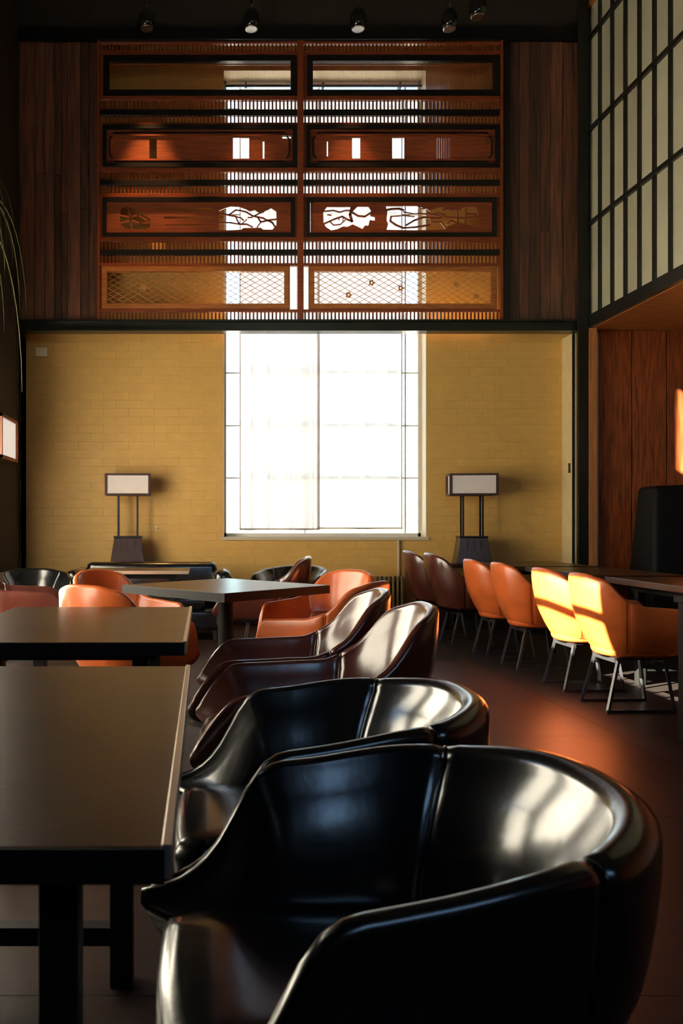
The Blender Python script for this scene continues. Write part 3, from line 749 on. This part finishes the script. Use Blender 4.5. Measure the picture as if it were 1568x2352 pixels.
def lamp(xp0, xp1, rz, label, dep):
    Y = YLp; x = PX((xp0+xp1)/2, Y); zt, zb = PZ(1089, Y), PZ(1138, Y); zr = PZ(1231, Y); z0 = .72
    t = thing('table_lamp', label, 'lamp', (x, Y, z0), rz)
    zt -= z0; zb -= z0; zr -= z0
    hw, hd = PX(xp1, Y)-PX(xp0, Y), dep; hw /= 2; hd /= 2
    # tapered base
    bm = bmesh.new(); a, b = .148, .19
    v = [bm.verts.new(q) for q in [(-b,-b*.8,0),(b,-b*.8,0),(b,b*.8,0),(-b,b*.8,0),(-a,-a*.75,zr-.02),(a,-a*.75,zr-.02),(a,a*.75,zr-.02),(-a,a*.75,zr-.02)]]
    for f in ((0,3,2,1),(4,5,6,7),(0,1,5,4),(1,2,6,5),(2,3,7,6),(3,0,4,7)): bm.faces.new([v[i] for i in f])
    bs = link('base', mesh_of(bm, 'base', M['lampwood'], False, .006), t)
    for i in (-1, 0, 1): box('groove', M['frame_black'], (i*.07-.003, i*.07+.003, -a*.8-.012, -a*.75+.01, .06, zr-.05), bs)
    box('cap', M['frame_black'], (-a-.006, a+.006, -a*.78, a*.78, zr-.02, zr), t, .003)
    for sx in (-1, 1):
        for sy in (-1, 1): barobj('rod', M['frame_black'], (sx*.105, sy*.07, zr), (sx*.105, sy*.07, zb), .018, .018, t)
    sh_ = link('shade', None, t) if False else None
    bm = bmesh.new(); bbox(bm, -hw+.02, hw-.02, -hd+.006, hd-.006, zb+.015, zt-.015)
    s_ = link('lamp_shade', mesh_of(bm, 'lamp_shade', M['shade'], False), t)
    for z_ in (zb, zt):
        d = .0175 if z_ == zb else -.0175
        for sy in (-1, 1): barobj('shade_frame', M['lampwood'], (-hw, sy*(hd-.007), z_+d*.5), (hw, sy*(hd-.007), z_+d*.5), .026, .022, s_)
        for sx in (-1, 1): barobj('shade_frame', M['lampwood'], (sx*(hw-.009), -hd, z_+d*.5), (sx*(hw-.009), hd, z_+d*.5), .026, .022, s_)
    for sx in (-1, 1):
        for sy in (-1, 1): barobj('shade_frame', M['lampwood'], (sx*(hw-.009), sy*(hd-.007), zb), (sx*(hw-.009), sy*(hd-.007), zt), .026, .022, s_)
    return t
lamp(243, 345, math.radians(3), 'lantern-style lamp with boxy shade on four rods behind the black sofa', .20)
lamp(1030, 1136, math.radians(-7), 'lantern-style lamp with boxy shade on four rods beside the bright window and dark brown chairs', .25)

# wall lantern on the left wall
wl = thing('wall_lantern', 'box lantern with white panel in a red-brown frame on the street-side wall', 'lantern', (XL, 8.1, 1.78))
box('housing', M['lampwood'], (0, .12, -.34, .34, .0, .42), wl)
pn = box('panel', M['lantern'], (.12, .128, -.315, .315, .025, .395), wl)
for q in ((-.34, .34, 0, .03), (-.34, .34, .39, .42), (-.34, -.31, 0, .42), (.31, .34, 0, .42)): box('frame', M['oak'], (.12, .15, q[0], q[1], q[2], q[3]), wl)
# small wall box, hook, radiator, pipe
wbx = thing('wall_speaker', 'small beige box high on the brick wall near the lantern', 'speaker', (PX(97, YW), YW-.003, PZ(810, YW)))
box('body', M['white'], (-.068, .068, -.05, 0, -.052, .052), wbx, .004); box('grille', M['white'], (-.05, .05, -.053, -.05, -.036, .036), wbx)
hk = thing('wall_socket', 'tiny brass socket on the brick wall right of the lamp by the sofa', 'socket', (PX(360, YW), YW-.003, PZ(1213, YW)))
box('plate', M['white'], (-.012, .012, -.008, 0, -.02, .02), hk, .001); box('pin', M['chrome'], (-.005, .005, -.02, -.008, -.006, .006), hk)
rd = thing('radiator', 'striped column radiator under the window', 'radiator', (0, 9.36, 0))
x0, x1 = PX(815, 9.36), PX(926, 9.36); n = 11; rz0, rz1 = .12, PZ(1323, 9.36)
box('back_plate', M['tbase'], (x0, x1, .03, .05, rz0, rz1-.01), rd)  # black sheet added as painted shade in the gaps between fins
bm = bmesh.new(); bbox(bm, -.014, .014, -.06, .06, rz0, rz1); mf = mesh_of(bm, 'fin', M['iron'], False, .008, 2)
for i in range(n): link('fin', mf, rd, (x0+(x1-x0)*(i+.5)/n, 0, 0))
for z in (rz0+.05, rz1-.05): 
    bm = bmesh.new(); tube(bm, [(x0, 0, z), (x1, 0, z)], .018); link('header_tube', mesh_of(bm, 'header_tube', M['iron'], True), rd)
for i in (0, n-1): box('foot', M['iron'], (x0+(x1-x0)*(i+.5)/n-.01, x0+(x1-x0)*(i+.5)/n+.01, -.04, .04, 0, rz0), rd)
bm = bmesh.new(); tube(bm, [(PX(915, 9.47), 9.47, .16), (PX(915, 9.47), 9.47, PZ(1240, 9.47))], .014)
tag(link('pipe', mesh_of(bm, 'pipe', M['pipe'], True)), 'thin pale pipe on the brick wall below the window', 'pipe')

# high-backed booth in the niche
bo = thing('booth', 'black high-backed booth seat in front of the oak panels', 'booth', (4.93, 8.15, 0))
bm = bmesh.new(); zt = 1.58
a = [(-.62, -.30), (.7, -.30), (.7, .30), (-.62, .30)]
v0 = [bm.verts.new((x-.06*(x < 0), y, 0.05)) for x, y in a]; v1 = [bm.verts.new((x+.06*(x < 0), -.12 if y < 0 else .22, zt-.05*(x < 0))) for x, y in a]
bm.faces.new(v0[::-1]); bm.faces.new(v1)
for k in range(4): bm.faces.new((v0[k], v0[(k+1)%4], v1[(k+1)%4], v1[k]))
link('backrest', mesh_of(bm, 'backrest', M['boothblack'], True, .05, 4), bo)
box('seat', M['boothblack'], (-.55, .7, -.75, -.26, .05, .45), bo, .03, 3, True); box('plinth_base', M['tbase'], (-.6, .68, -.7, .28, 0, .06), bo)

# ceiling track with spotlights
trk = thing('track_rail', 'black ceiling track carrying the spotlights', 'track', (0, 8.7, ZC))
box('rail', M['frame_black'], (PX(180, 8.7), PX(1110, 8.7), -.03, .03, -.09, 0), trk)
def spot(xp, yp, Y, label, lit):
    c = P(xp, yp, Y); t = thing('spotlight', label, 'spotlight', (c.x, Y, c.z), 0, 'spotlights on the ceiling track')
    bm = bmesh.new(); tube(bm, [(0, 0, .05), (0, 0, ZC-.09-c.z)], .012); link('stem', mesh_of(bm, 'stem', M['spot'], True), t)
    bm = bmesh.new(); lathe(bm, [(.03, .10), (.06, .085), (.082, .04), (.088, -.02), (.08, -.07), (.065, -.095)], 20); link('head', mesh_of(bm, 'head', M['spot'], True), t)
    bm = bmesh.new(); lathe(bm, [(.064, -.0955), (.07, -.10), (.066, -.108), (.05, -.104)], 20); link('bezel', mesh_of(bm, 'bezel', M['chrome'], True), t)
    if lit:
        ld = bpy.data.lights.new('spot_beam', 'SPOT'); ld.energy = lit; ld.color = (1, .50, .18); ld.spot_size = math.radians(38); ld.spot_blend = .8; ld.shadow_soft_size = .04
        lo = bpy.data.objects.new('spot_beam', ld); C.objects.link(lo); lo.parent = t; lo.location = (0, 0, -.12)
        tgt = Vector((0, YS-.02-Y, -2.3)); lo.rotation_euler = tgt.to_track_quat('-Z', 'Y').to_euler()
sl_lab = 'black glossy spotlight on the ceiling track above the timber screen'
for xp, lit, wh in ((336, 230, 'over the bay beside the plank wall and plant'), (577, 60, 'over the bay near the centre post, plant side'), (822, 110, 'just past the centre post'), (1032, 14, 'over the bay end towards the paper grid wall')):
    spot(xp, 44, 8.7, 'black glossy track spotlight '+wh, lit)
spot(1097, 16, 8.4, 'black glossy spotlight hanging nearer the paper grid wall, off the track line', 0)

# added hidden light strip, brightens the wall behind the screen
ls = thing('added_light_strip', 'added warm light strip hidden on the steel beam behind the timber screen', 'light', (0, YS+.12, PZ(738, YS)))
xa, xb = PX(480, YS), PX(1160, YS)
box('channel', M['steel'], (xa, xb, -.03, .03, -.03, .0), ls); box('bracket', M['steel'], (xa, xb, -.075, -.03, -.03, -.02), ls)
box('diffuser', emis('added_strip_glow', (1, .60, .26), 11.0), (xa, xb, -.022, .022, .0, .012), ls)

# hanging plant at the street side
pt = thing('potted_plant', 'tall potted palm with thin arching leaves by the street-side wall', 'plant', (-1.66, 5.6, 0))
bm = bmesh.new(); lathe(bm, [(.16, 0), (.20, .05), (.23, .40), (.24, .46), (.21, .46), (.20, .40)], 24); link('pot', mesh_of(bm, 'pot', M['pot'], False), pt)
bm = bmesh.new(); tube(bm, [(0,0,.38), (.02,.01,1.2), (-.01,.0,2.4), (.0,.0,3.55)], [.06, .045, .035, .03], 10); link('trunk', mesh_of(bm, 'trunk', M['trunk'], True), pt)
rp = random.Random(21)
for i in range(34):
    a = rp.uniform(0, 2*PI); ln = rp.uniform(.5, .78); up = rp.uniform(.15, .7); z0 = rp.uniform(3.2, 3.6)
    if math.cos(a) < 0: ln = min(ln, .42)
    bm = bmesh.new(); prev = None; n = 12; dr = rp.uniform(1.0, 1.9)
    for k in range(n+1):
        u = k/n; r = ln*.62*(1-(1-u)**1.7); z = z0+up*ln*u*1.6-dr*ln*u*u*1.2
        wd = .007*math.sin(PI*min(1, u*.93+.07))**.6+.0006
        c = Vector((r*math.cos(a), r*math.sin(a), z)); s = Vector((-math.sin(a), math.cos(a), 0))
        cur = [bm.verts.new(c-s*wd), bm.verts.new(c+Vector((0, 0, -.25*wd))), bm.verts.new(c+s*wd)]
        if prev:
            for q in range(2): bm.faces.new((prev[q], prev[q+1], cur[q+1], cur[q]))
        prev = cur
    link('leaf', mesh_of(bm, 'leaf', M['leaf'], True), pt)

# daylight portals in the window openings
def portal(loc, rot, sx, sy):
    l = bpy.data.lights.new('window_portal', 'AREA'); l.shape = 'RECTANGLE'; l.size = sx; l.size_y = sy; l.cycles.is_portal = True
    o = bpy.data.objects.new('window_portal', l); C.objects.link(o); o.location = loc; o.rotation_euler = rot
portal(((wx0+wx1)/2, gy+.05, (wz0+wz1)/2), (-PI/2, 0, 0), wx1-wx0, wz1-wz0)
portal((1.75, YB-.2, 4.1), (PI/2, 0, 0), 2.9, 1.6)
portal((XL-.2, 3.11, 2.72), (0, -PI/2, 0), .6, 1.1)
